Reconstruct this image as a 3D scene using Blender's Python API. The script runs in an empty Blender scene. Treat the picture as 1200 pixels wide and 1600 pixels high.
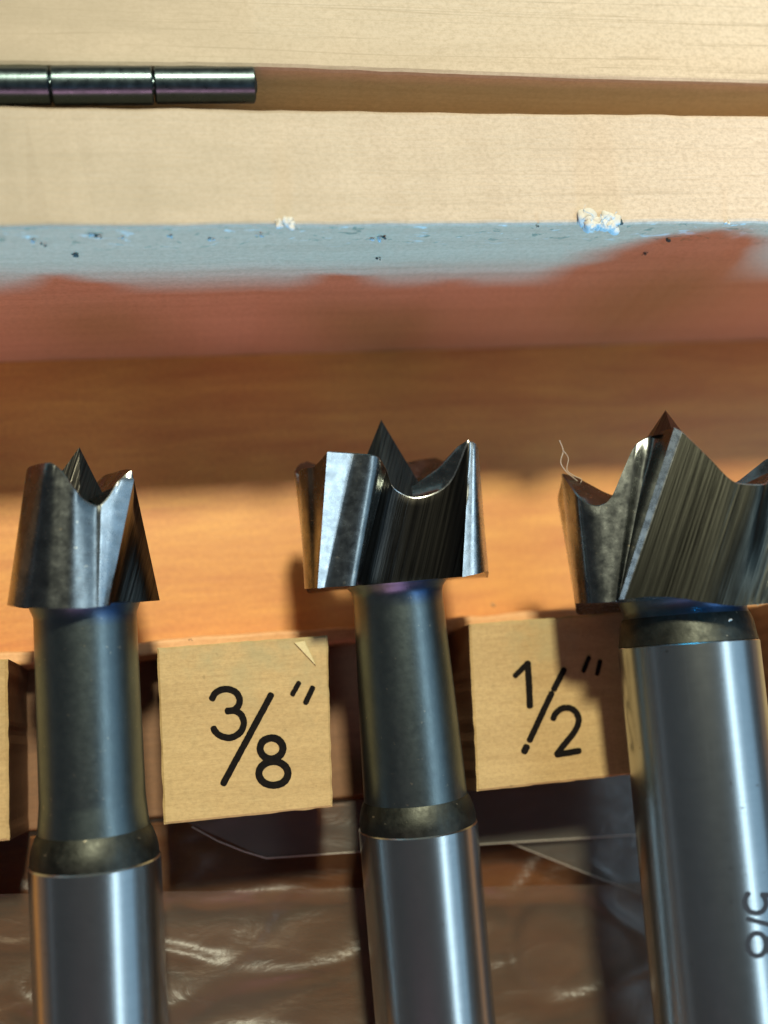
import bpy, bmesh, math, random
from mathutils import Vector, Matrix, noise
random.seed(7)
S = 0.001                      # every number below is in millimetres; the scene is in metres
sc = bpy.context.scene
COL = sc.collection

# ------------------------------------------------------------------ camera
CAM = Vector((0.0, -36.0314, 97.7061)); PITCH, YAW, ROLL = 0.1999, -0.1904, -0.0946
FPX = 1700.0
ROT = Matrix.Rotation(YAW, 3, 'Y') @ Matrix.Rotation(PITCH, 3, 'X') @ Matrix.Rotation(ROLL, 3, 'Z')
cam_data = bpy.data.cameras.new('camera')
cam = bpy.data.objects.new('camera', cam_data); COL.objects.link(cam); sc.camera = cam
cam.matrix_world = Matrix.Translation(CAM * S) @ ROT.to_4x4()
cam_data.sensor_fit = 'VERTICAL'; cam_data.sensor_height = 24
cam_data.lens = 24 * FPX / 1600
cam_data.clip_start = 0.002; cam_data.clip_end = 20
cam_data.dof.use_dof = True; cam_data.dof.focus_distance = 0.0835; cam_data.dof.aperture_fstop = 10

# ------------------------------------------------------------------ world and lamps
w = bpy.data.worlds.new('World'); sc.world = w; w.use_nodes = True
w.node_tree.nodes['Background'].inputs[0].default_value = (0.050, 0.055, 0.060, 1)
w.node_tree.nodes['Background'].inputs[1].default_value = 1.0
sc.view_settings.view_transform = 'Standard'; sc.view_settings.look = 'None'
sc.view_settings.exposure = 0; sc.view_settings.gamma = 1

def area(name, direction, dist, sx, sy, power, color, target=(20, -25, 8), spin=0):
    d = bpy.data.lights.new(name, 'AREA'); d.shape = 'RECTANGLE'
    d.size, d.size_y, d.energy, d.color = sx * S, sy * S, power, color
    o = bpy.data.objects.new(name, d); COL.objects.link(o)
    v = Vector(direction).normalized(); t = Vector(target)
    o.matrix_world = Matrix.Translation((t + v * dist) * S) @ v.to_track_quat('Z', 'Y').to_matrix().to_4x4() @ Matrix.Rotation(spin, 4, 'Z')
    return o
area('bench_lamp', (0.0, 0.565, 1.0), 600, 56, 56, 4.2, (1.0, 0.955, 0.68))
area('window_light', (0.76, -0.06, 0.62), 420, 330, 560, 0.42, (0.42, 0.72, 1.0), spin=math.pi / 2)
area('window_gap', (0.60, -0.06, 0.80), 400, 52, 560, 0.36, (0.72, 0.90, 1.0), spin=math.pi / 2)
area('side_light', (-1.0, -0.10, 0.16), 420, 30, 300, 0.005, (0.70, 0.85, 1.0), spin=math.pi / 2)
area('red_fill', (-0.15, -0.92, 0.40), 520, 320, 170, 0.58, (1.0, 0.43, 0.60))  # added fill that reddens the shaded wall and floor, no known source
area('low_front_light', (-0.06, -1.0, 0.077), 500, 95, 22, 3.0, (0.03, 0.60, 1.08), target=(20, 0, 20))

# ------------------------------------------------------------------ helpers
def at(px, py, z):
    d = ROT @ Vector(((px - 600) / FPX, (800 - py) / FPX, -1)); t = (z - CAM.z) / d.z
    return CAM + d * t
def aty(px, py, y):
    d = ROT @ Vector(((px - 600) / FPX, (800 - py) / FPX, -1)); t = (y - CAM.y) / d.y
    return CAM + d * t
def depth(P): return (CAM - P).dot(ROT.col[2])

def obj(name, bm, mat, parent=None, label=None, cat=None, group=None, kind=None, M=None, smooth=None):
    me = bpy.data.meshes.new(name)
    bmesh.ops.recalc_face_normals(bm, faces=bm.faces[:])
    for v in bm.verts: v.co *= S
    bm.to_mesh(me); bm.free()
    if smooth is not None:
        for p in me.polygons: p.use_smooth = True
        me.set_sharp_from_angle(angle=math.radians(smooth))
    for m in (mat if isinstance(mat, (list, tuple)) else [mat]): me.materials.append(m)
    o = bpy.data.objects.new(name, me); COL.objects.link(o)
    if parent: o.parent = parent
    if M is not None: o.matrix_world = M
    if label: o['label'] = label
    if cat: o['category'] = cat
    if group: o['group'] = group
    if kind: o['kind'] = kind
    return o
def empty(name, loc, label, cat, group=None, M=None):
    o = bpy.data.objects.new(name, None); COL.objects.link(o); o.empty_display_size = 0.002
    if M is not None: o.matrix_world = M
    else: o.location = Vector(loc) * S
    o['label'] = label; o['category'] = cat
    if group: o['group'] = group
    return o

def slab(x0, x1, y0, y1, z0, z1, r=0.3, seg=3, step=1.5, jit=0.04, seed=0):
    """a board running along X: rounded section swept with a little unevenness"""
    bm = bmesh.new()
    prof = []
    for cy, cz, a0 in ((y1 - r, z1 - r, 0), (y0 + r, z1 - r, 90), (y0 + r, z0 + r, 180), (y1 - r, z0 + r, 270)):
        for k in range(seg + 1):
            a = math.radians(a0 + 90 * k / seg); prof.append((cy + r * math.cos(a), cz + r * math.sin(a)))
    n = max(2, int((x1 - x0) / step)); rings = []
    for i in range(n + 1):
        x = x0 + (x1 - x0) * i / n
        ring = []
        for (y, z) in prof:
            q = Vector((x * 0.35, y * 0.3 + seed, z * 0.3))
            ring.append(bm.verts.new((x, y + jit * noise.noise(q), z + jit * noise.noise(q + Vector((9, 9, 9))))))
        rings.append(ring)
    m = len(prof)
    for a, b in zip(rings, rings[1:]):
        for k in range(m): bm.faces.new((a[k], a[(k + 1) % m], b[(k + 1) % m], b[k]))
    bm.faces.new(rings[0]); bm.faces.new(rings[-1])
    return bm

def block(c, z0, z1, nx=40, ny=40, r=0.10, jit=0.07, seed=0):
    """a block whose top has the four corners c (back-left, back-right, front-right, front-left), with eased uneven edges"""
    bm = bmesh.new()
    bl, br, fr, fl = [Vector((p[0], p[1])) for p in c]
    def P(u, v):
        p = bl * (1 - u) * (1 - v) + br * u * (1 - v) + fr * u * v + fl * (1 - u) * v
        return p
    us = [0, .012] + [i / nx for i in range(1, nx)] + [.988, 1]
    vs = [0, .012] + [i / ny for i in range(1, ny)] + [.988, 1]
    G = []
    for j, v in enumerate(vs):
        row = []
        for i, u in enumerate(us):
            p = P(u, v)
            e = i in (0, len(us) - 1) or j in (0, len(vs) - 1)
            q = Vector((p.x * 0.9, p.y * 0.9, seed))
            dx = jit * noise.noise(q * 1.2) if e else 0; dy = jit * noise.noise(q * 1.2 + Vector((5, 5, 5))) if e else 0
            row.append(bm.verts.new((p.x + dx, p.y + dy, z1 - (r if e else 0) + 0.02 * noise.noise(q))))
        G.append(row)
    for j in range(len(vs) - 1):
        for i in range(len(us) - 1): bm.faces.new((G[j][i], G[j][i + 1], G[j + 1][i + 1], G[j + 1][i]))
    rim = G[0] + [r_[-1] for r_ in G[1:]] + G[-1][-2::-1] + [r_[0] for r_ in G[-2:0:-1]]
    low = [bm.verts.new((v.co.x, v.co.y, z0)) for v in rim]
    n = len(rim)
    for k in range(n): bm.faces.new((rim[k], rim[(k + 1) % n], low[(k + 1) % n], low[k]))
    bm.faces.new(low)
    return bm

def lathe(prof, n=96, cap0=True, cap1=True):
    """prof: (y, r) along local Y"""
    full = []
    for a, b in zip(prof, prof[1:]):
        L_ = abs(b[0] - a[0]); q = [0] if L_ < 1.2 else [0, .25 / L_] + [k / int(L_ / .9 + 1) for k in range(1, int(L_ / .9 + 1))] + [1 - .1 / L_]
        full += [(a[0] + (b[0] - a[0]) * u, a[1] + (b[1] - a[1]) * u) for u in sorted(q)]
    prof = full + [prof[-1]]
    bm = bmesh.new(); rings = []
    for y, r in prof:
        rings.append([bm.verts.new((r * math.cos(2 * math.pi * k / n), y, r * math.sin(2 * math.pi * k / n))) for k in range(n)])
    for a, b in zip(rings, rings[1:]):
        for k in range(n): bm.faces.new((a[k], a[(k + 1) % n], b[(k + 1) % n], b[k]))
    if cap0: bm.faces.new(rings[0])
    if cap1: bm.faces.new(rings[-1])
    return bm

def ribbon(bm, pts, width, place, lift=0.0, closed=False, rough=0.10, mi=0):
    """a printed stroke: pts in the plane of the print, place() puts a point of it on the surface"""
    fine = []
    P = [Vector(p) for p in pts]
    if closed: P = P + [P[0]]
    for a, b in zip(P, P[1:]):
        n = max(1, int((b - a).length / (width * 0.35)))
        for k in range(n): fine.append(a.lerp(b, k / n))
    if not closed: fine.append(P[-1])
    L, Rr = [], []
    N = len(fine)
    for i, p in enumerate(fine):
        if closed: t = fine[(i + 1) % N] - fine[i - 1]
        else: t = fine[min(i + 1, N - 1)] - fine[max(i - 1, 0)]
        t.normalize(); nn = Vector((-t.y, t.x))
        h = width / 2
        h1 = h * (1 + rough * noise.noise(Vector((p.x * 0.09, p.y * 0.09, 1.0 + lift * 90)))); h2 = h * (1 + rough * noise.noise(Vector((p.x * 0.09, p.y * 0.09, 7.7))))
        L.append(bm.verts.new(place(p + nn * h1, lift))); Rr.append(bm.verts.new(place(p - nn * h2, lift)))
    rng = range(N) if closed else range(N - 1)
    for i in rng:
        j = (i + 1) % N; bm.faces.new((L[i], L[j], Rr[j], Rr[i]))
    if not closed:
        for end, s in ((0, -1), (N - 1, 1)):
            p = fine[end]; t = (fine[1] - fine[0]) if end == 0 else (fine[-1] - fine[-2]); t.normalize(); nn = Vector((-t.y, t.x))
            fan = [L[end]]
            for k in range(1, 5):
                a = math.pi * k / 5
                fan.append(bm.verts.new(place(p + (nn * math.cos(a) + t * s * math.sin(a) * 0.7) * width / 2, lift)))
            fan.append(Rr[end]); bm.faces.new(fan)

def smooth_path(pts, n=6, closed=False):
    P = [Vector(p) for p in pts]; out = []; m = len(P)
    for i in range(m if closed else m - 1):
        g = (lambda k: P[k % m]) if closed else (lambda k: P[min(max(k, 0), m - 1)])
        p0, p1, p2, p3 = g(i - 1), g(i), g(i + 1), g(i + 2)
        for k in range(n):
            t = k / n
            out.append(0.5 * ((2 * p1) + (-p0 + p2) * t + (2 * p0 - 5 * p1 + 4 * p2 - p3) * t * t + (-p0 + 3 * p1 - 3 * p2 + p3) * t ** 3))
    if not closed: out.append(P[-1])
    return [tuple(p) for p in out]

# ------------------------------------------------------------------ materials
class NT:
    def __init__(s, name):
        s.m = bpy.data.materials.new(name); s.m.use_nodes = True; s.t = s.m.node_tree; s.N = s.t.nodes; s.L = s.t.links
        s.b = s.N['Principled BSDF']; s.tc = s.N.new('ShaderNodeTexCoord')
    def map(s, scale, loc=(0, 0, 0), rot=(0, 0, 0)):
        n = s.N.new('ShaderNodeMapping'); s.L.new(s.tc.outputs['Object'], n.inputs[0])
        n.inputs['Scale'].default_value = [k * 1000 for k in scale]; n.inputs['Location'].default_value = loc; n.inputs['Rotation'].default_value = rot
        return n.outputs[0]
    def noise(s, scale, freq=1, detail=4, rough=.55, dist=0, loc=(0, 0, 0), rot=(0, 0, 0)):
        n = s.N.new('ShaderNodeTexNoise'); s.L.new(s.map(scale, loc, rot), n.inputs['Vector'])
        n.inputs['Scale'].default_value = freq; n.inputs['Detail'].default_value = detail; n.inputs['Roughness'].default_value = rough; n.inputs['Distortion'].default_value = dist
        return n.outputs['Fac']
    def ramp(s, fac, stops):
        n = s.N.new('ShaderNodeValToRGB'); s.L.new(fac, n.inputs[0]); e = n.color_ramp.elements
        while len(e) < len(stops): e.new(0.5)
        for k, (p, c) in zip(e, stops):
            k.position = p; k.color = (c, c, c, 1) if isinstance(c, (int, float)) else (*c, 1)
        return n.outputs[0]
    def mix(s, fac, a, b, mode='MIX'):
        n = s.N.new('ShaderNodeMix'); n.data_type = 'RGBA'; n.blend_type = mode
        for sock, v in ((n.inputs[0], fac), (n.inputs[6], a), (n.inputs[7], b)):
            if isinstance(v, (int, float)): sock.default_value = v if sock.type == 'VALUE' else (v, v, v, 1)
            elif isinstance(v, tuple): sock.default_value = (*v, 1)
            else: s.L.new(v, sock)
        return n.outputs[2]
    def math(s, op, a, b=0.0):
        n = s.N.new('ShaderNodeMath'); n.operation = op
        for sock, v in zip(n.inputs, (a, b)):
            if isinstance(v, (int, float)): sock.default_value = v
            else: s.L.new(v, sock)
        return n.outputs[0]
    def axis(s, k, rng=(0, 1)):
        """object coordinate k in millimetres mapped from rng to 0..1"""
        n = s.N.new('ShaderNodeSeparateXYZ'); s.L.new(s.tc.outputs['Object'], n.inputs[0])
        r = s.N.new('ShaderNodeMapRange'); s.L.new(n.outputs[k], r.inputs[0])
        r.inputs[1].default_value = rng[0] * S; r.inputs[2].default_value = rng[1] * S
        return r.outputs[0]
    def bump(s, h, strength=.3, dist=0.0001, prev=None):
        n = s.N.new('ShaderNodeBump'); n.inputs['Strength'].default_value = strength; n.inputs['Distance'].default_value = dist
        s.L.new(h, n.inputs['Height'])
        if prev is not None: s.L.new(prev, n.inputs['Normal'])
        s.L.new(n.outputs[0], s.b.inputs['Normal']); return n.outputs[0]
    def set(s, **k):
        for a, v in k.items():
            sock = s.b.inputs[a.replace('_', ' ')]
            if isinstance(v, (int, float)): sock.default_value = v
            elif isinstance(v, tuple): sock.default_value = (*v, 1)
            else: s.L.new(v, sock)
        return s.m

def wood(name, light, dark, grain=.5, speck=.35, rough=.55, coat=0.0, ring_scale=(0.02, 0.9, 0.9), lo=.30, hi=.72, line=0.0, loc=(0, 0, 0)):
    n = NT(name)
    g = n.noise(ring_scale, 1.0, 5, .6, .6, loc)
    col = n.mix(n.ramp(g, [(lo, 0), (hi, 1)]), light, tuple(a * (1 - grain) + b * grain for a, b in zip(light, dark)))
    fine = n.noise((0.35, 4.5, 4.5), 1.0, 3, .6, 0, loc)
    col = n.mix(n.ramp(fine, [(.5, 0), (.75, .35)]), col, dark)
    sp = n.noise((2.6, 3.4, 3.0), 1.0, 4, .75, 0, loc)
    col = n.mix(n.math('MULTIPLY', n.ramp(sp, [(.42, 0), (.66, 1)]), speck), col, tuple(b * .8 for b in dark))
    sp2 = n.noise((1.9, 2.3, 2.0), 1.0, 4, .75, 0, (31, 7, 3))
    col = n.mix(n.math('MULTIPLY', n.ramp(sp2, [(.48, 0), (.7, 1)]), speck * .8), col, tuple(min(1, a * 1.15) for a in light))
    if line:
        li = n.noise((0.012, 1.3, 1.3), 1.0, 2, .5, .4, (3, 5, 1))
        col = n.mix(n.math('MULTIPLY', n.ramp(li, [(.485, 0), (.5, 1), (.515, 0)]), line), col, tuple(b * .7 for b in dark))
    n.bump(n.noise((0.25, 3.0, 3.0), 1.0, 4, .7), .35, .00006)
    n.set(Base_Color=col, Roughness=rough, Coat_Weight=coat, Coat_Roughness=.3)
    return n.m, n, col

M_rim, n, col = wood('pale_pine', (.80, .64, .52), (.56, .41, .30), .25, .6, line=.3)
def painted_falloff(n, col):                       # uneven light painted into the wood: darker and greyer towards the hinge
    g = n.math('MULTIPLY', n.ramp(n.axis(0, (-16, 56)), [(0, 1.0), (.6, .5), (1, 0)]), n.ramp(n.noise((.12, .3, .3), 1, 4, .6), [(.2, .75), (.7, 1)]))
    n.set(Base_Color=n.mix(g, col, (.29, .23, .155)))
painted_falloff(n, col)
M_lid, n, col = wood('pale_pine_lid', (.76, .62, .49), (.54, .41, .28), .25, .55, line=.7, loc=(8, 3, 1)); painted_falloff(n, col)
M_lidface = wood('lid_end_wood', (.68, .50, .28), (.48, .31, .15), .5, .3)[0]
M_floor = wood('varnished_plywood', (.80, .385, .095), (.50, .155, .045), .85, .30, rough=.5, coat=.10, ring_scale=(0.05, 0.45, 0.5))[0]
M_wall, n, col = wood('varnished_inner_pine', (.80, .52, .34), (.56, .31, .18), .5, .35, rough=.55, coat=.06)
up = n.axis(2, (19.5, 26))               # chipped and smudged towards the sawn edge
ch1 = n.math('MULTIPLY', n.ramp(n.noise((.75, 1, 1.5), 1, 3, .6, .5, (3, 2, 2)), [(.60, 0), (.66, .75)]), n.ramp(up, [(.35, 0), (.7, 1)]))
col = n.mix(ch1, col, (.22, .23, .15))
ch2 = n.math('MULTIPLY', n.ramp(n.noise((.5, 1, 1.1), 1, 3, .6, .5, (13, 5, 9)), [(.60, 0), (.68, .7)]), n.ramp(up, [(.45, 0), (.8, 1)]))
n.set(Base_Color=n.mix(ch2, col, (.90, .88, .82)))
M_ledge = wood('ledge_wood', (.78, .44, .21), (.52, .22, .08), .5, .3)[0]
M_notch_shade = wood('shaded_notch_wood', (.25, .12, .055), (.13, .06, .03), .5, .3)[0]  # rack wood darkened, so the shade in the slots is in its colour
# labelled wood: yellow with grey-green handling stains
mm, n, col = wood('label_wood', (.54, .37, .165), (.34, .21, .08), .6, .38, rough=.6, ring_scale=(0.06, 0.5, 0.5))
st = n.ramp(n.noise((.33, .33, .33), 1, 3, .6, 0, (2, 9, 0)), [(.48, 0), (.68, .55)])
st = n.math('MULTIPLY', st, n.ramp(n.axis(1, (-36, -28)), [(0, .15), (1, 1)]))
col = n.mix(st, col, (.33, .29, .15))
pit = n.ramp(n.noise((1.1, 1.1, 1.1), 1, 2, .5, 0, (7, 1, 0)), [(.70, 0), (.76, .6)])
col = n.mix(pit, col, (.22, .15, .06)); n.set(Base_Color=col)
n.bump(n.noise((.5, 2.2, 2), 1, 5, .7), .5, .00008)
M_label = mm

def metal(name, color, rough, mott=None, var=.3, bscale=(2, 2, 2), bs=.12, metallic=1.0, dots=0.0):
    n = NT(name)
    a = n.noise((.9, .9, .9), 1, 5, .65)
    col = n.mix(n.ramp(a, [(.35, 0), (.7, 1)]), color, mott or tuple(c * .75 for c in color))
    if dots:
        d = n.ramp(n.noise((2.2, 2.2, 2.2), 1, 2, .5, 0, (4, 4, 4)), [(.70, 0), (.75, dots)])
        col = n.mix(d, col, (.55, .48, .36))
    r = n.ramp(n.noise((1.6, 1.6, 1.6), 1, 4, .6, 0, (9, 2, 5)), [(.3, rough * (1 - var * .6)), (.75, min(1, rough * (1 + var)))])
    n.bump(n.noise(bscale, 1, 4, .65), bs, .00005)
    n.set(Base_Color=col, Roughness=r, Metallic=metallic)
    return n
M_face = metal('ground_steel', (.56, .58, .58), .26, (.34, .36, .36), bscale=(1.5, 1.5, 1.5), dots=.5).m
M_body = metal('dark_steel', (.24, .255, .25), .24, (.13, .14, .14), bscale=(2.2, 2.2, 2.2), bs=.08, dots=.6).m
def striated(name, c1, c2, ang, rough=.4):
    n = NT(name)
    rot = n.N.new('ShaderNodeMapping'); n.L.new(n.tc.outputs['Object'], rot.inputs[0]); rot.inputs['Rotation'].default_value = (0, 0, ang)
    def streak(sc_, f, d, loc_):
        m_ = n.N.new('ShaderNodeMapping'); n.L.new(rot.outputs[0], m_.inputs[0]); m_.inputs['Scale'].default_value = [k * 1000 for k in sc_]; m_.inputs['Location'].default_value = loc_
        t_ = n.N.new('ShaderNodeTexNoise'); n.L.new(m_.outputs[0], t_.inputs['Vector']); t_.inputs['Scale'].default_value = f; t_.inputs['Detail'].default_value = d; t_.inputs['Roughness'].default_value = .65
        return t_.outputs['Fac']
    g = streak((4.5, .04, .3), 1, 3, (0, 0, 0)); g2 = streak((1.1, .03, .2), 1, 2, (3, 0, 0))
    col = n.mix(n.ramp(g, [(.38, 0), (.62, 1)]), c1, c2)
    col = n.mix(n.ramp(g2, [(.35, 0), (.7, .4)]), col, c2)
    col = n.mix(n.ramp(n.noise((.8, .8, .8), 1, 4, .7), [(.4, 0), (.75, .6)]), col, tuple(k * .6 for k in c1))
    n.bump(g, .55, .00010); n.set(Base_Color=col, Roughness=rough, Metallic=1.0)
    return n.m
M_flute = striated('milled_flute', (.075, .07, .06), (.02, .019, .018), math.radians(18), .3)
M_flute_big = striated('milled_flute_olive', (.095, .095, .078), (.028, .028, .024), math.radians(23), .30)
M_neck = None
def neck_mat(name, top_y, L):
    n = metal(name, (.16, .20, .205), .36, (.135, .17, .18), var=.10, bscale=(3, 3, 3), bs=.14, metallic=1.0, dots=.35)
    base = n.b.inputs['Base Color'].links[0].from_socket
    heat = n.math('MULTIPLY', n.ramp(n.axis(1, (L - 1.6, L + .2)), [(0, 0), (.55, .8)]), n.ramp(n.axis(0, (-1.5, 2)), [(0, .1), (1, 1)]))
    n.set(Base_Color=n.mix(heat, base, (.03, .09, .24)))
    return n.m
M_collar = metal('oxidised_collar', (.07, .074, .066), .48, (.04, .042, .038), bscale=(4, 4, 4), bs=.3, dots=.5).m
n = metal('polished_steel', (.50, .53, .53), .25, (.47, .50, .50), var=.04, bs=0)
n.bump(n.noise((.6, 9, .6), 1, 3, .7), .03, .00002)
base = n.b.inputs['Base Color'].links[0].from_socket
turn = n.ramp(n.noise((.25, 11, .25), 1, 3, .75), [(.40, 0), (.72, .30)])          # fine turning lines round the bar
scr = n.ramp(n.noise((5, .12, 5), 1, 2, .5, 0, (2, 7, 1)), [(.66, 0), (.70, .30)])  # a few lengthwise scuffs
spk = n.ramp(n.noise((1.7, 1.7, 1.7), 1, 2, .5, 0, (5, 3, 8)), [(.72, 0), (.76, .5)])
col = n.mix(turn, base, (.36, .38, .38)); col = n.mix(scr, col, (.62, .66, .68)); col = n.mix(spk, col, (.16, .13, .10))
n.set(Base_Color=col); M_shank = n.m
M_hinge = metal('hinge_steel', (.10, .135, .15), .30, (.08, .11, .12), bscale=(.6, 2, 2), bs=.15).m
n = NT('black_ink'); n.set(Specular_IOR_Level=.15); M_ink = n.set(Base_Color=n.mix(n.ramp(n.noise((3, 3, 3), 1, 3, .7), [(.45, 0), (.75, .5)]), (.004, .003, .003), (.02, .012, .007)), Roughness=.85)
n = NT('etched_mark'); M_etch = n.set(Base_Color=(.02, .022, .03), Roughness=.5)
n = NT('lint'); M_lint = n.set(Base_Color=n.mix(n.noise((3, 3, 3)), (.75, .72, .68), (.55, .52, .48)), Roughness=.9)
n = NT('dark_crumb'); M_crumb = n.set(Base_Color=n.mix(n.noise((3, 3, 3)), (.10, .13, .12), (.05, .05, .045)), Roughness=.8)
n = NT('wood_dust'); M_dust = n.set(Base_Color=n.mix(n.noise((3, 3, 3)), (.62, .36, .18), (.45, .25, .12)), Roughness=.9)
def plastic(name, tint, gl, milk, mc):
    n = NT(name); N, L = n.N, n.L
    tr = N.new('ShaderNodeBsdfTransparent'); gs = N.new('ShaderNodeBsdfGlossy'); df = N.new('ShaderNodeBsdfTranslucent'); dd = N.new('ShaderNodeBsdfDiffuse')
    L.new(n.mix(n.ramp(n.noise((.12, .2, .2), 1, 4, .6, .8), [(.35, 0), (.7, 1)]), tint, tuple(t * .78 for t in tint)), tr.inputs[0])
    gs.inputs['Roughness'].default_value = .34; gs.inputs[0].default_value = (.95, .97, 1, 1)
    dd.inputs[0].default_value = mc
    fr = N.new('ShaderNodeFresnel'); fr.inputs[0].default_value = 1.5
    b = N.new('ShaderNodeBump'); b.inputs['Strength'].default_value = .3; b.inputs['Distance'].default_value = .0004
    L.new(n.noise((.22, .5, .4), 1, 5, .6, 1.2), b.inputs['Height'])
    for x in (gs, fr, dd): L.new(b.outputs[0], x.inputs['Normal'])
    m1 = N.new('ShaderNodeMixShader'); L.new(n.math('MULTIPLY', fr.outputs[0], gl), m1.inputs[0]); L.new(tr.outputs[0], m1.inputs[1]); L.new(gs.outputs[0], m1.inputs[2])
    m2 = N.new('ShaderNodeMixShader'); m2.inputs[0].default_value = milk; L.new(m1.outputs[0], m2.inputs[1]); L.new(dd.outputs[0], m2.inputs[2])
    L.new(m2.outputs[0], N['Material Output'].inputs[0]); return n.m
M_bag_shade = plastic('shade_tinted_plastic', (.44, .38, .33), .6, .10, (.20, .16, .13, 1))  # dark tint carries the shade in front of the rack
M_bag2 = plastic('milky_plastic', (.88, .80, .72), .8, .22, (.27, .21, .16, 1))
M_flap = plastic('clear_plastic', (.74, .73, .72), 1.2, .16, (.30, .28, .25, 1))
n = NT('bench_top'); M_bench = n.set(Base_Color=n.mix(n.noise((.1, .1, .1)), (.22, .12, .07), (.15, .08, .05)), Roughness=.7)

# ------------------------------------------------------------------ setting and case
bm = bmesh.new(); bmesh.ops.create_grid(bm, x_segments=2, y_segments=2, size=400)
for v in bm.verts: v.co.z = -6.0
obj('table_surface', bm, M_bench, kind='structure')

case = empty('wooden_case', (20, 0, -5.9), 'open pale pine tool case with orange varnished inside, seen at its hinged back edge', 'tool case')
def child(name, bm, mat, par, **k):
    o = obj(name, bm, mat, **k); o.parent = par
    root = par
    while root.parent: root = root.parent
    o.matrix_parent_inverse = (par.matrix_world_cached if hasattr(par, 'matrix_world_cached') else Matrix.Identity(4))
    return o
def parent_keep(o, par):
    bpy.context.view_layer.update()
    mw = o.matrix_world.copy(); o.parent = par; o.matrix_parent_inverse = par.matrix_world.inverted(); o.matrix_world = mw

T = 9.33; H = 26.0
parts = []
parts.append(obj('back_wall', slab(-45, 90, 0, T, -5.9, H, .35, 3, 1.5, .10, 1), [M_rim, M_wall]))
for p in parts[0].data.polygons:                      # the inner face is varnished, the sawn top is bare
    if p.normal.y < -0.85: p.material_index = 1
bm = slab(-45, 90, -105, -0.02, -4, 0, .05, 2, 6, 0.0, 2)
parts.append(obj('bottom_panel', bm, M_floor))
parts.append(obj('front_wall', slab(-45, 90, -113, -105.02, -5.9, H, .35, 3, 3, .08, 11), M_wall))
parts.append(obj('floor_of_joint', slab(-45, 90, T + .02, T + 16, -5.9, H - 7.5, .2, 2, 6, .0, 3), M_wall))
# the lid lies open behind the back wall
def lid():
    bm = bmesh.new()
    a = at(-300, 98, H); a0 = at(400, 110, H); a1 = at(600, 112, H); b = at(1300, 140, H)
    front = [at(x, y, H - .45) for x, y in ((-420, 95), (0, 101), (200, 103), (410, 105), (600, 112), (900, 123), (1200, 131), (1500, 142))]
    pts = smooth_path([(p.x, p.y) for p in front], 10)
    rows = []
    for i, (x, y) in enumerate(pts):
        j = .05 * noise.noise(Vector((x * .5, 3, 3)))
        Q = H - .45
        sec = [(y + j, Q - 7.0), (y + j, Q - .35), (y + j + .1, Q - .1), (y + j + .35, Q), (y + 2, Q), (y + 6, Q), (y + 12, Q + .02), (y + 12, Q - 7.0)]
        rows.append([bm.verts.new((x, yy, zz)) for yy, zz in sec])
    for a, b in zip(rows, rows[1:]):
        for k in range(7): bm.faces.new((a[k], a[k + 1], b[k + 1], b[k]))
        bm.faces.new((a[7], a[0], b[0], b[7]))
    bm.faces.new(rows[0]); bm.faces.new(rows[-1])
    return bm
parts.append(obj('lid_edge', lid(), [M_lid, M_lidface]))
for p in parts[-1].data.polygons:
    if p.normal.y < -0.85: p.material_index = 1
for p in parts: parent_keep(p, case)

# hinge: a barrel of rolled knuckles on a pin, in the gap between the wall and the lid
hr = 1.32
c0 = at(0, 135, H - 1.2); c1 = at(400, 133, H - 1.2)
hdir = (c1 - c0).normalized()
hinge = None
def cylx(x0, x1, r, ease=.12, n=40):
    bm = lathe([(x0, r * .55), (x0, r - ease), (x0 + ease, r), (x1 - ease, r), (x1, r - ease), (x1, r * .55)], n)
    return bm
Hm = Matrix.Translation(c0 * S) @ Matrix.Rotation(math.atan2(hdir.y, hdir.x) - math.pi / 2, 4, 'Z')
def hx(px): return (at(px, 134, H - 1.2) - c0).length * (1 if px > 0 else -1)
pin = obj('hinge_pin', cylx(-18, hx(401), .62, .1), M_hinge, M=Hm, smooth=40)
leaf = obj('hinge', cylx(-16, hx(-96), hr, .12), M_hinge, M=Hm, smooth=40)
parent_keep(leaf, case); parent_keep(pin, leaf)
for a, b, k in ((-94, 79, 1), (81, 239, 1.03), (241, 398, .98)):
    o = obj('knuckle', cylx(hx(a), hx(b), hr * k, .12), M_hinge, M=Hm, smooth=40); parent_keep(o, leaf)

# ------------------------------------------------------------------ rack with the printed sizes
ZT, ZB, ZN = 11.0, 5.0, 1.0
yb, yf = -27.9, -41.2
rack = empty('bit_rack', (20, -35, 0), 'notched wooden rack across the case, printed with the bit sizes in black', 'bit rack')
ends = [at(p[0], p[1], ZB) for p in ((0, 1003), (560, 985), (700, 972), (975, 945))]
yl = sum(p.y for p in ends) / 4
rp = [obj('base_strip', slab(-45, 90, yf + .05, yb - .03, 0.02, ZN, .2, 3, 1.0, .05, 5), M_notch_shade),
      obj('ledge', slab(-45, 90, yb, yl, 0.02, ZB, .3, 3, .8, .22, 5), M_ledge)]
blocks = [((-400, 1036), (12, 1027), (14, 1308), (-400, 1370)),
          ((245, 1012), (512, 995), (520, 1263), (256, 1288)),
          ((733, 976), (1000, 954), (1012, 1206), (746, 1238)),
          ((1222, 935), (1500, 910), (1520, 1130), (1236, 1178))]
bobjs = []
for i, b in enumerate(blocks):
    c = [at(x, y, ZT) for x, y in b]
    for k in (0, 1): c[k].y = yb + (c[k].y - yb) * .25
    for k in (2, 3): c[k].y = yf + (c[k].y - yf) * .25
    o = obj('label_block', block(c, ZN - .3, ZT, seed=i * 3.1), [M_label, M_notch_shade]); rp.append(o); bobjs.append(o)
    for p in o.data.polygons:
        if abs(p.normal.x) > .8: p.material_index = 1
for p in rp: parent_keep(p, rack)
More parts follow.
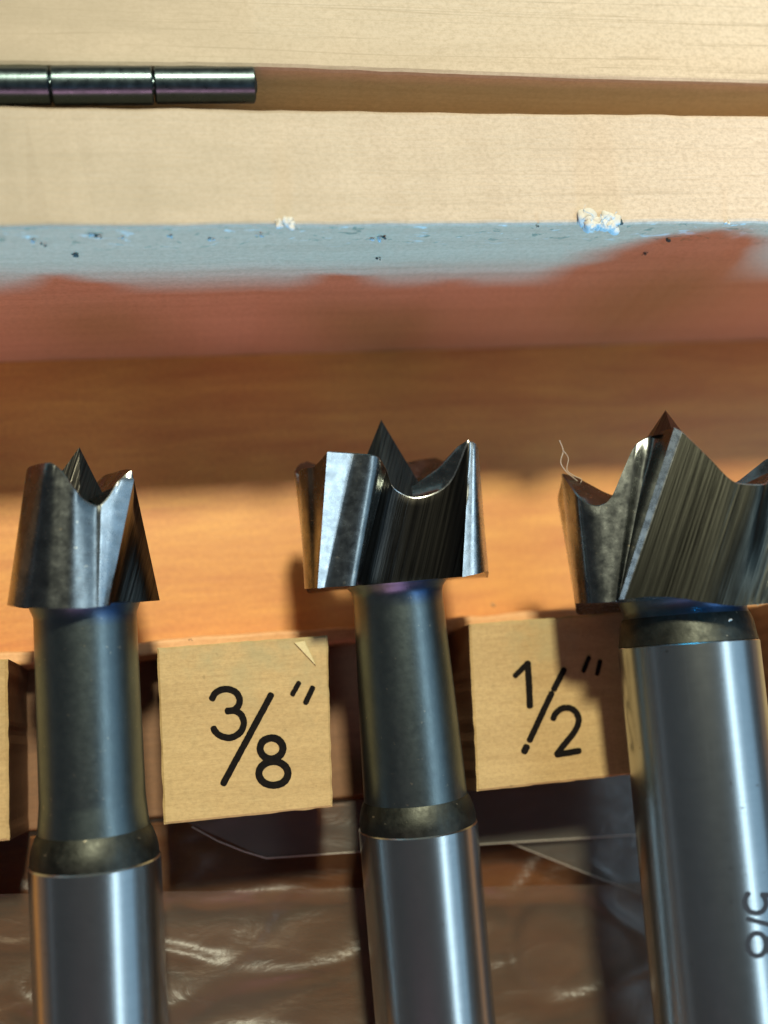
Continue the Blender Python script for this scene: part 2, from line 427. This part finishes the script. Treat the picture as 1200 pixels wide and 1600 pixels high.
def place_px(f, off):
    def g(p, lift):
        q = at(off[0] + p.x / f, off[1] + p.y / f, ZT + .035 + lift); return q
    return g
def lettering(strokes, f, off):
    bm = bmesh.new(); g = place_px(f, off); l = 0
    for pts, wd, sm, closed in strokes:
        l += .003
        ribbon(bm, smooth_path(pts, 5, closed) if sm else pts, wd * 1.14, g, l, closed)
    return bm
def ell(cx, cy, rx, ry, n=20): return [(cx + rx * math.cos(2 * math.pi * k / n), cy + ry * math.sin(2 * math.pi * k / n)) for k in range(n)]
three = [([(325, 288), (345, 252), (385, 230), (430, 228), (475, 248), (498, 290), (490, 330), (460, 357), (418, 364)], 36, 1, 0),
         ([(418, 364), (465, 362), (505, 385), (524, 432), (510, 485), (470, 520), (425, 530), (378, 518), (348, 494), (334, 470)], 36, 1, 0)]
s38 = three + [([(695, 262), (395, 818)], 36, 0, 0), (ell(697, 597, 72, 66), 40, 0, 1), (ell(709, 753, 92, 75), 40, 0, 1),
               ([(868, 187), (828, 260)], 28, 0, 0), ([(955, 217), (910, 312)], 30, 0, 0)]
s12 = [([(338, 465), (415, 388)], 30, 0, 0), ([(418, 382), (426, 500), (432, 655)], 36, 0, 0), ([(645, 425), (582, 548)], 34, 0, 0), ([(568, 572), (430, 868)], 34, 0, 0), ([(412, 905), (397, 938)], 38, 0, 0),
       ([(578, 732), (592, 700), (630, 668), (675, 664), (715, 685), (737, 730), (728, 780), (695, 835), (645, 895), (600, 955)], 34, 1, 0), ([(600, 955), (670, 945), (742, 932)], 34, 0, 0),
       ([(802, 350), (767, 436)], 24, 0, 0), ([(872, 372), (852, 455)], 24, 0, 0)]
for o, st, off in ((bobjs[1], s38, (250, 1020)), (bobjs[2], s12, (720, 940))):
    t = obj('lettering', lettering(st, 4, off), M_ink); parent_keep(t, o)

# ------------------------------------------------------------------ forstner bits
def cut_head(base, tab, s, cx, cy, slope, L, core_h, mats, K=10, cav=None):
    """tab: (bottom px, bottom z, top px, top z, material) from the left silhouette over the front to the right one"""
    ca = math.cos(math.atan(slope)); sa = math.sin(math.atan(slope))
    def loc(p):
        vx, vy = p[0] - cx, cy - p[1]
        return (vx * ca + vy * sa) * s, (-vx * sa + vy * ca) * s
    rows = []
    for b, zb, t, zt, mi in tab:
        bx, by = loc(b); tx, ty = loc(t)
        rows.append((bx, by, zb * s, tx, ty, zt * s, mi))
    back = [(-bx, by * .0, -zb, -tx + 2 * 0, ty, -zt, mi) for bx, by, zb, tx, ty, zt, mi in rows]
    ring = rows + back
    # densify
    dense = []
    n = len(ring)
    for i in range(n):
        z_, a, b, c_ = ring[i - 1], ring[i], ring[(i + 1) % n], ring[(i + 2) % n]
        if z_[6] != a[6]: z_ = tuple(2 * a[j] - b[j] for j in range(6))      # a sharp edge where the kind of surface changes
        if b[6] != a[6]: c_ = tuple(2 * b[j] - a[j] for j in range(6))
        for k in range(5):
            u = k / 5
            dense.append(tuple(.5 * (2 * a[j] + (b[j] - z_[j]) * u + (2 * z_[j] - 5 * a[j] + 4 * b[j] - c_[j]) * u * u + (3 * a[j] - z_[j] - 3 * b[j] + c_[j]) * u ** 3) for j in range(6)) + (a[6],))
    bm = bmesh.new(); lay = []
    m = len(dense)
    for k in range(K + 1):
        u = k / K
        lay.append([bm.verts.new((d[0] * (1 - u) + d[3] * u, L + d[1] * (1 - u) + d[4] * u, d[2] * (1 - u) + d[5] * u)) for d in dense])
    for a, b in zip(lay, lay[1:]):
        for i in range(m):
            f = bm.faces.new((a[i], a[(i + 1) % m], b[(i + 1) % m], b[i])); f.material_index = dense[i][6]
    bm.faces.new(lay[0])
    prev = [bm.verts.new((d[3] * .985, L + d[4] + .10, d[5] * .985 )) for d in dense]
    for i in range(m):
        f = bm.faces.new((lay[-1][i], lay[-1][(i + 1) % m], prev[(i + 1) % m], prev[i])); f.material_index = 3 if dense[i][6] >= 2 else dense[i][6]
    for fr, dr in ((.86, .10), (.62, .55), (.3, 1.0)):
        cur = []
        for i, d in enumerate(dense):
            h = d[4] * (1 - dr) + min(core_h * s, d[4]) * dr
            cur.append(bm.verts.new((d[3] * fr, L + h, d[5] * fr)))
        for i in range(m):
            f = bm.faces.new((prev[i], prev[(i + 1) % m], cur[(i + 1) % m], cur[i])); f.material_index = 1
        prev = cur
    f = bm.faces.new(prev); f.material_index = 1
    return bm, loc

def spur(tip, base, zc, depth_px, loc, s, L):
    """centre point: tip px, base px outline from left to right, with a front ridge"""
    bm = bmesh.new()
    tx, ty = loc(tip); vt = bm.verts.new((tx, L + ty, zc * s))
    F = []; 
    for (p, dz) in base:
        x, y = loc(p); F.append(bm.verts.new((x, L + y, (zc + dz) * s)))
    n = len(F)
    for i in range(n): bm.faces.new((vt, F[i], F[(i + 1) % n]))
    bm.faces.new(F)
    bmesh.ops.subdivide_edges(bm, edges=bm.edges[:], cuts=2, use_grid_fill=True)
    return bm

def frame(Apx, Az, Bpx, Bz, length):
    A = at(*Apx, Az); B = at(*Bpx, Bz); Y = (A - B).normalized()
    V = (CAM - A); Z = (V - Y * V.dot(Y)).normalized(); X = Y.cross(Z)
    O = A - Y * length
    R = Matrix((X, Y, Z)).transposed().to_4x4()
    return Matrix.Translation(O * S) @ R, depth(A) / FPX, (A - B).length

def build_bit(name, label, Apx, Az, Bpx, Bz, slope, tab, core_h, spur_def, neck, collar, shank_r, mats, flat=34):
    LEN = 68.0
    M, s, AB = frame(Apx, Az, Bpx, Bz, LEN)
    root = empty(name, (0, 0, 0), label, 'drill bit', 'forstner bits lying in the rack', M=M)
    def add(nm, bm, mat, par=root, sm=None):
        o = obj(nm, bm, mat, smooth=sm); o.parent = par; return o
    bm, loc = cut_head(None, tab, s, Apx[0], Apx[1], slope, LEN, core_h, mats)
    head = add('cutter_head', bm, mats, sm=flat)
    add('centre_spur', spur(*spur_def, loc, s, LEN), M_flute, head, 20)
    add('neck', lathe([(LEN + y * s, r * s) for y, r in neck], 96, True, True), neck_mat(name + '_neck_steel', 0, LEN), sm=50)
    cl = add('collar', lathe([(LEN + y * s, r * s) for y, r in collar], 96, True, True), M_collar, sm=50)
    y1 = LEN + collar[-1][0] * s + .02
    sh = add('shank', lathe([(y1, shank_r * s - .12), (y1 - .12, shank_r * s), (0.8, shank_r * s), (0, shank_r * s - .8)], 128, True, True), M_shank, sm=25)
    return root, M, s, loc, sh, head, LEN

# left, 3/8
tabL = [((18, 942), 0, (43, 742), 0, 1), ((20, 944), 30, (45, 737), 26, 1), ((30, 946), 62, (54, 735), 44, 1), ((50, 948), 86, (70, 735), 78, 1), ((75, 949), 103, (84, 737), 90, 1),
        ((92, 950), 106, (98, 748), 94, 0), ((110, 950), 106, (114, 770), 94, 0), ((130, 950), 101, (128, 788), 90, 0), ((146, 949), 95, (145, 797), 83, 0),
        ((153, 948), 93, (155, 797), 81, 3), ((157, 948), 91, (166, 784), 76, 3), ((160, 947), 89, (184, 756), 67, 3), ((166, 947), 84, (204, 753), 57, 2), ((180, 945), 60, (205, 772), 30, 2), ((225, 941), 32, (204, 788), 16, 2)]
spL = ((122, 697), [((92, 830), 0), ((94, 740), 10), ((124, 790), 40), ((160, 775), 10), ((178, 830), -14), ((124, 820), -30)], 0, 30)
bitL = build_bit('forstner_bit', 'smallest forstner bit, tapered cutter with bright curved lip, left of the 3/8 print', (133, 945), 14.0, (155, 1500), 10.5, .0475, tabL, 165, spL,
    [(3, 70), (0, 84), (-6, 82), (-16, 78), (-120, 78.5), (-300, 80), (-343, 84)],
    [(-343, 84.2), (-352, 89), (-366, 94), (-378, 96.5), (-390, 97)], 99.5, [M_body, M_body, M_flute, M_face])
# middle, 1/2
tabM = [((477, 918), 0, (468, 744), 0, 1), ((480, 918), 50, (472, 738), 44, 1), ((489, 917), 78, (484, 737), 72, 1), ((502, 916), 96, (500, 734), 88, 1), ((504, 916), 112, (520, 718), 120, 3),
        ((514, 915), 107, (558, 719), 102, 0), ((556, 913), 96, (592, 723), 92, 0), ((562, 912), 82, (606, 740), 66, 2), ((585, 911), 56, (618, 768), 50, 2), ((640, 908), 46, (655, 782), 44, 2),
        ((690, 904), 50, (702, 760), 44, 2), ((714, 902), 64, (730, 700), 50, 2), ((718, 902), 74, (734, 697), 46, 3), ((744, 897), 62, (744, 699), 40, 3), ((760, 894), 34, (750, 712), 10, 3)]
spM = ((598, 654), [((562, 775), 6), ((574, 715), 18), ((592, 775), 52), ((626, 790), 40), ((668, 775), 6), ((610, 775), -40)], 0, 30)
bitM = build_bit('forstner_bit', 'middle forstner bit with black milled flute, between the 3/8 and 1/2 prints', (620, 915), 12.8, (672, 1500), 8.5, .079, tabM, 150, spM,
    [(6, 80), (2, 78), (-5, 72), (-14, 70), (-30, 70), (-200, 76), (-326, 80)],
    [(-326, 80.2), (-334, 84), (-346, 88), (-356, 90), (-368, 90)], 92, [M_body, M_body, M_flute, M_face])
# right, 5/8
tabR = [((901, 943), 0, (883, 738), 0, 1), ((904, 944), 40, (886, 738), 34, 1), ((915, 945), 75, (899, 757), 60, 1), ((930, 946), 96, (914, 780), 84, 1), ((942, 946), 102, (930, 795), 92, 1),
        ((952, 945), 103, (948, 798), 93, 1), ((960, 945), 102, (966, 785), 90, 1), ((966, 944), 100, (984, 745), 86, 1), ((971, 944), 98, (1004, 704), 80, 1), ((975, 943), 96, (1034, 688), 74, 1), ((978, 943), 142, (1062, 688), 120, 3),
        ((986, 942), 138, (1074, 694), 115, 2), ((1022, 939), 138, (1112, 736), 118, 2), ((1060, 941), 140, (1137, 766), 122, 2), ((1100, 948), 136, (1154, 775), 118, 2),
        ((1138, 952), 122, (1186, 776), 108, 2), ((1172, 950), 110, (1200, 762), 66, 2), ((1212, 946), 90, (1226, 742), 60, 3), ((1236, 940), 44, (1236, 745), 24, 3)]
spR = ((1049, 638), [((1018, 690), 30), ((1030, 690), 60), ((1060, 692), 84), ((1084, 702), 60), ((1090, 720), 0), ((1040, 715), -40)], 20, 30)
bitR = build_bit('forstner_bit', 'largest forstner bit with broad striated olive cutter, shank marked 5/8, at the right edge', (1068, 945), 18.5, (1127, 1500), 17, .075, tabR, 160, spR,
    [(10, 100), (2, 98), (-6, 94), (-12, 94), (-18, 96)],
    [(-17.8, 97), (-30, 101), (-52, 104), (-60, 106)], 107, [M_body, M_body, M_flute_big, M_face])

# etched size on the right shank, reading down it
root, M, s, loc, sh, head, LEN = bitR
Minv = M.inverted(); Rsh = 107 * s + .012
cR = (M @ Vector((0, LEN * S, 0))) / S
def on_shank(p, lift):
    # intersect the pixel's line of sight with the shank's cylinder in local space, once, at build time
    d = ROT @ Vector(((p.x - 600) / FPX, (800 - p.y) / FPX, -1))
    o = (Minv @ (CAM * S)) / S; dl = Minv.to_3x3() @ d
    a = dl.x ** 2 + dl.z ** 2; b = 2 * (o.x * dl.x + o.z * dl.z); c = o.x ** 2 + o.z ** 2 - (Rsh + lift) ** 2
    disc = max(b * b - 4 * a * c, 0); t = (-b - math.sqrt(disc)) / (2 * a)
    return o + dl * t
def etch(k, x, y): return (x + k[1] * 1.0, y + k[0])
def T5(pts, ox, oy): return [(ox + v, oy + u) for u, v in pts]     # u reads downwards, v is the height of the letter towards the right
bm = bmesh.new()
five = smooth_path([(3, 4), (8, 0), (18, -2), (29, 3), (34, 14), (31, 25), (22, 31), (12, 30), (5, 25)], 5)
ribbon(bm, T5(five, 1166, 1393), 8.0, on_shank, .001)
ribbon(bm, T5([(5, 25), (7, 52)], 1166, 1393), 8.0, on_shank, .002)
ribbon(bm, T5([(2, 2), (16, 54)], 1167, 1434), 7.5, on_shank, .003)
ribbon(bm, T5(ell(18, 14, 18, 14.5), 1169, 1458), 8.0, on_shank, .004, True)
ribbon(bm, T5(ell(19, 41, 14, 12), 1169, 1458), 8.0, on_shank, .005, True)
o = obj('etched_size', bm, M_etch); o.parent = sh

# ------------------------------------------------------------------ plastic bag in the front of the case
def sheet(poly, z, nx, ny, amp, freq, seed, creases=(), curl=.0):
    """a crumpled film over a four cornered region given by its corners on the case floor"""
    bm = bmesh.new(); c = [at(x, y, z) for x, y in poly]; G = []
    for j in range(ny + 1):
        v = j / ny; row = []
        for i in range(nx + 1):
            u = i / nx
            p = c[0] * (1 - u) * (1 - v) + c[1] * u * (1 - v) + c[2] * u * v + c[3] * (1 - u) * v
            q = Vector((p.x * freq, p.y * freq * 1.9, seed))
            h = amp * (noise.noise(q) + .5 * noise.noise(q * 2.3))
            r = noise.noise(q * .9 + Vector((20, 3, 8))); h += amp * 1.2 * max(0, 1 - abs(r) * 9)
            h += curl * max(0, 1 - v * 12)
            row.append(bm.verts.new((p.x, p.y, p.z + h)))
        G.append(row)
    for j in range(ny):
        for i in range(nx): bm.faces.new((G[j][i], G[j][i + 1], G[j + 1][i + 1], G[j + 1][i]))
    return bm
bag = empty('plastic_bag', (20, -50, 0.1), 'crumpled clear plastic bag lying flat on the case floor below the rack', 'plastic bag')
b1 = obj('bag_shade_film', sheet([(-250, 1330), (1300, 1170), (1400, 1800), (-300, 1800)], .8, 150, 60, .26, .12, 2.0, curl=.15), M_bag_shade, smooth=180)  # runs up to the rack so its tint darkens the shaded floor
b2 = obj('bag_fold', sheet([(-250, 1400), (1300, 1375), (1400, 1800), (-300, 1800)], 2.6, 140, 50, .36, .10, 7.0, curl=.25), M_bag2, smooth=180)
b3 = obj('bag_flap', sheet([(290, 1284), (1300, 1160), (1300, 1285), (414, 1340)], 3.2, 90, 12, .05, .1, 4.0), M_flap, smooth=180)
b4 = obj('bag_corner', sheet([(790, 1312), (1200, 1290), (1200, 1470), (1195, 1475)], 2.6, 60, 30, .10, .2, 5.0), M_flap, smooth=180)
def rimline(pts, z, r):
    bm = bmesh.new(); P = [at(x, y, z) for x, y in pts]
    rings = []
    for i, p in enumerate(P):
        t = (P[min(i + 1, len(P) - 1)] - P[max(i - 1, 0)]).normalized(); n1 = t.cross(Vector((0, 0, 1))).normalized(); n2 = Vector((0, 0, 1))
        rings.append([bm.verts.new(p + (n1 * math.cos(a) + n2 * math.sin(a)) * r) for a in [k * math.pi / 3 for k in range(6)]])
    for a, b in zip(rings, rings[1:]):
        for k in range(6): bm.faces.new((a[k], a[(k + 1) % 6], b[(k + 1) % 6], b[k]))
    return bm
n = NT('heat_sealed_edge'); M_seal = n.set(Base_Color=(.42, .38, .33), Roughness=.3)
b5 = obj('sealed_edge', rimline([(300, 1292), (340, 1314), (380, 1330), (416, 1341), (560, 1331), (740, 1320), (1000, 1304), (1250, 1290)], 3.25, .05), M_seal, smooth=180)
b6 = obj('sealed_edge', rimline([(795, 1316), (870, 1346), (940, 1374), (1010, 1400), (1100, 1432)], 2.7, .045), M_seal, smooth=180)
for b in (b1, b2, b3, b4, b5, b6): parent_keep(b, bag)

# ------------------------------------------------------------------ lint, crumbs and dust
def fluff(name, p, size, mat, label, cat, n=7, group=None, sq=(1, .6, .6), seed=0, hairs=0):
    """an irregular crumb: small broken lumps, with loose hairs when it is lint"""
    rnd = random.Random(seed); bm = bmesh.new()
    for k in range(n):
        c = Vector(((rnd.random() - .5) * sq[0], (rnd.random() - .5) * sq[1], rnd.random() * .5 * sq[2])) * size
        r = size * (.08 + .15 * rnd.random())
        res = bmesh.ops.create_icosphere(bm, subdivisions=3 if r > .12 else 2, radius=r, matrix=Matrix.Translation(c))
        st = Vector((.6 + rnd.random() * 1.1, .6 + rnd.random(), .5 + rnd.random() * .8))
        for v in res['verts']:
            d = (v.co - c); d = Vector((d.x * st.x, d.y * st.y, d.z * st.z))
            v.co = c + d * (1 + .7 * noise.noise(v.co / max(r, .05) * .9 + Vector((seed, 0, 0))))
    for k in range(hairs):
        q = Vector(((rnd.random() - .5) * sq[0], (rnd.random() - .5) * sq[1], rnd.random() * .3)) * size; t = Vector((rnd.random() - .5, rnd.random() - .5, rnd.random() * .5)).normalized(); hr_ = .018 + .012 * rnd.random(); prev = None
        for m_ in range(8):
            a = t.orthogonal().normalized(); b = t.cross(a)
            ring = [bm.verts.new(q + (a * math.cos(z) + b * math.sin(z)) * hr_) for z in (0, 2.1, 4.2)]
            if prev:
                for z in range(3): bm.faces.new((prev[z], prev[(z + 1) % 3], ring[(z + 1) % 3], ring[z]))
            prev = ring; q = q + t * size * .09; t = (t + Vector((rnd.random() - .5, rnd.random() - .5, rnd.random() - .5)) * .9).normalized()
    return obj(name, bm, mat, label=label, cat=cat, group=group, M=Matrix.Translation(p * S), smooth=70)
fluff('lint_tuft', at(936, 348, H + .02), 1.95, M_lint, 'largest pale tuft of lint on the edge of the case wall, upper right', 'lint', 30, seed=3, sq=(1.15, .35, .3), hairs=9)
fluff('dark_crumb', aty(966, 352, -.15), .9, M_crumb, 'dark brown crumb stuck against the right end of the large lint tuft', 'crumb', 4, seed=4)
fluff('lint_tuft', at(446, 350, H + .05), 1.2, M_lint, 'small pale lint tuft on the wall edge, right of the hinge end', 'lint', 8, seed=5, sq=(1.4, .4, .4), hairs=4)
fluff('lint_tuft', at(1134, 350, H + .03), .7, M_lint, 'tiny pale lint speck on the wall edge at far right', 'lint', 3, seed=6)
cr = 'dark crumbs clinging to the blue-lit wall'
for i, (x, y, sz, lb) in enumerate(((112, 401, .75, 'largest dark crumb low on the inner wall above the left bit'), (69, 383, .5, 'dark crumb on the inner wall nearest the left edge'), (153, 370, .4, 'small dark crumb just under the wall edge at left'),
        (1006, 398, .5, 'dark crumb lower right of the large lint tuft'), (1040, 376, .5, 'flat dark crumb right of the large lint tuft'), (838, 354, .35, 'tiny dark speck left of the large lint tuft'),
        (592, 405, .35, 'tiny dark speck on the inner wall above the middle bit'), (600, 372, .4, 'dark speck beside the pale blue chip, middle of the wall'))):
    fluff('dark_crumb', aty(x, y, -.12), sz, M_crumb, lb, 'crumb', 4, cr, seed=20 + i, sq=(1, .4, .8))
n = NT('pale_chip'); M_chip = n.set(Base_Color=(.5, .58, .58), Roughness=.5)
ch = 'pale chips along the inner wall'
for i, (x, y, sz, lb) in enumerate(((145, 369, .55, 'pale chip beside the small dark crumb at left'), (52, 377, .4, 'pale chip nearest the left edge of the wall'), (190, 372, .4, 'pale chip third from left on the wall'), (268, 370, .5, 'pale chip above the gap between left bit and 3/8 print'),
        (332, 374, .45, 'pale chip above the 3/8 print'), (404, 368, .5, 'pale chip below the end of the hinge'), (586, 374, .7, 'brightest pale blue chip at the middle of the wall'))):
    fluff('pale_chip', aty(x, y, -.12), sz, M_chip, lb, 'wood chip', 4, ch, seed=40 + i, sq=(1, .4, .8))
fluff('lint_tuft', at(944, 540, .1), .35, M_lint, 'minute white speck in the corner of wall and floor above the right bit', 'lint', 3, seed=61)
# dust caught on the rack ledge and the right bit, and one modelled glint
fluff('dust_grain', at(298, 1000, ZT + .1), .5, M_dust, 'pale splinter standing on the back edge of the rack by the 3/8 print', 'splinter', 4, seed=70, sq=(.5, .5, 1.4))
fluff('dust_grain', at(772, 946, ZB + .1), .45, M_dust, 'tiny splinter on the rack ledge right of the middle bit', 'splinter', 4, seed=71)
fluff('wood_crumb', at(1192, 937, 25), 1.1, M_dust, 'orange wood crumb on the blue neck of the largest bit', 'wood crumb', 7, seed=72)
fluff('glint_speck', at(1141, 968, 24), .35, M_lint, 'pale lump standing in for a glint on the black collar of the largest bit', 'speck', 3, seed=73)  # glint on the collar, built as a pale lump
bm = bmesh.new()
lo = [bm.verts.new(at(x, y, ZT + .06)) for x, y in ((460, 1004), (476, 1001), (486, 1022), (494, 1041), (478, 1024))]
hi = [bm.verts.new(at(x, y, ZT + .15)) for x, y in ((461, 1005), (475, 1002), (485, 1022), (493, 1039), (478, 1023))]
for k in range(5): bm.faces.new((lo[k], lo[(k + 1) % 5], hi[(k + 1) % 5], hi[k]))
bm.faces.new(lo); bm.faces.new(hi)
obj('wood_shaving', bm, wood('shaving_wood', (.70, .58, .32), (.5, .4, .2))[0], label='pale pointed shaving on the top right corner of the 3/8 block', cat='shaving')
def fibre(pts, z, r, label):
    bm = rimline(smooth_path(pts, 5), z, r) if False else None
    bm = bmesh.new(); rings = []; P = [at(x, y, z) for x, y in smooth_path(pts, 5)]
    for i, p in enumerate(P):
        t = (P[min(i + 1, len(P) - 1)] - P[max(i - 1, 0)]).normalized(); n1 = t.cross(Vector((0, 0, 1))).normalized(); n2 = n1.cross(t)
        rings.append([bm.verts.new(p + (n1 * math.cos(a) + n2 * math.sin(a)) * r) for a in [k * math.pi / 3 for k in range(6)]])
    for a, b in zip(rings, rings[1:]):
        for k in range(6): bm.faces.new((a[k], a[(k + 1) % 6], b[(k + 1) % 6], b[k]))
    return bm
n = NT('fibre'); M_fib = n.set(Base_Color=(.55, .45, .36), Roughness=.7)
bm = fibre([(874, 688), (880, 704), (876, 722), (884, 736), (894, 745), (908, 756)], 18, .035, '')
bm2 = fibre([(880, 704), (888, 716), (886, 734), (898, 744), (909, 750), (900, 762)], 18.1, .03, '')
me = bpy.data.meshes.new('t'); bm2.to_mesh(me); bm.from_mesh(me); bm2.free()
obj('wood_fibre', bm, M_fib, label='thin curled fibre caught on the left spur of the largest bit', cat='fibre')
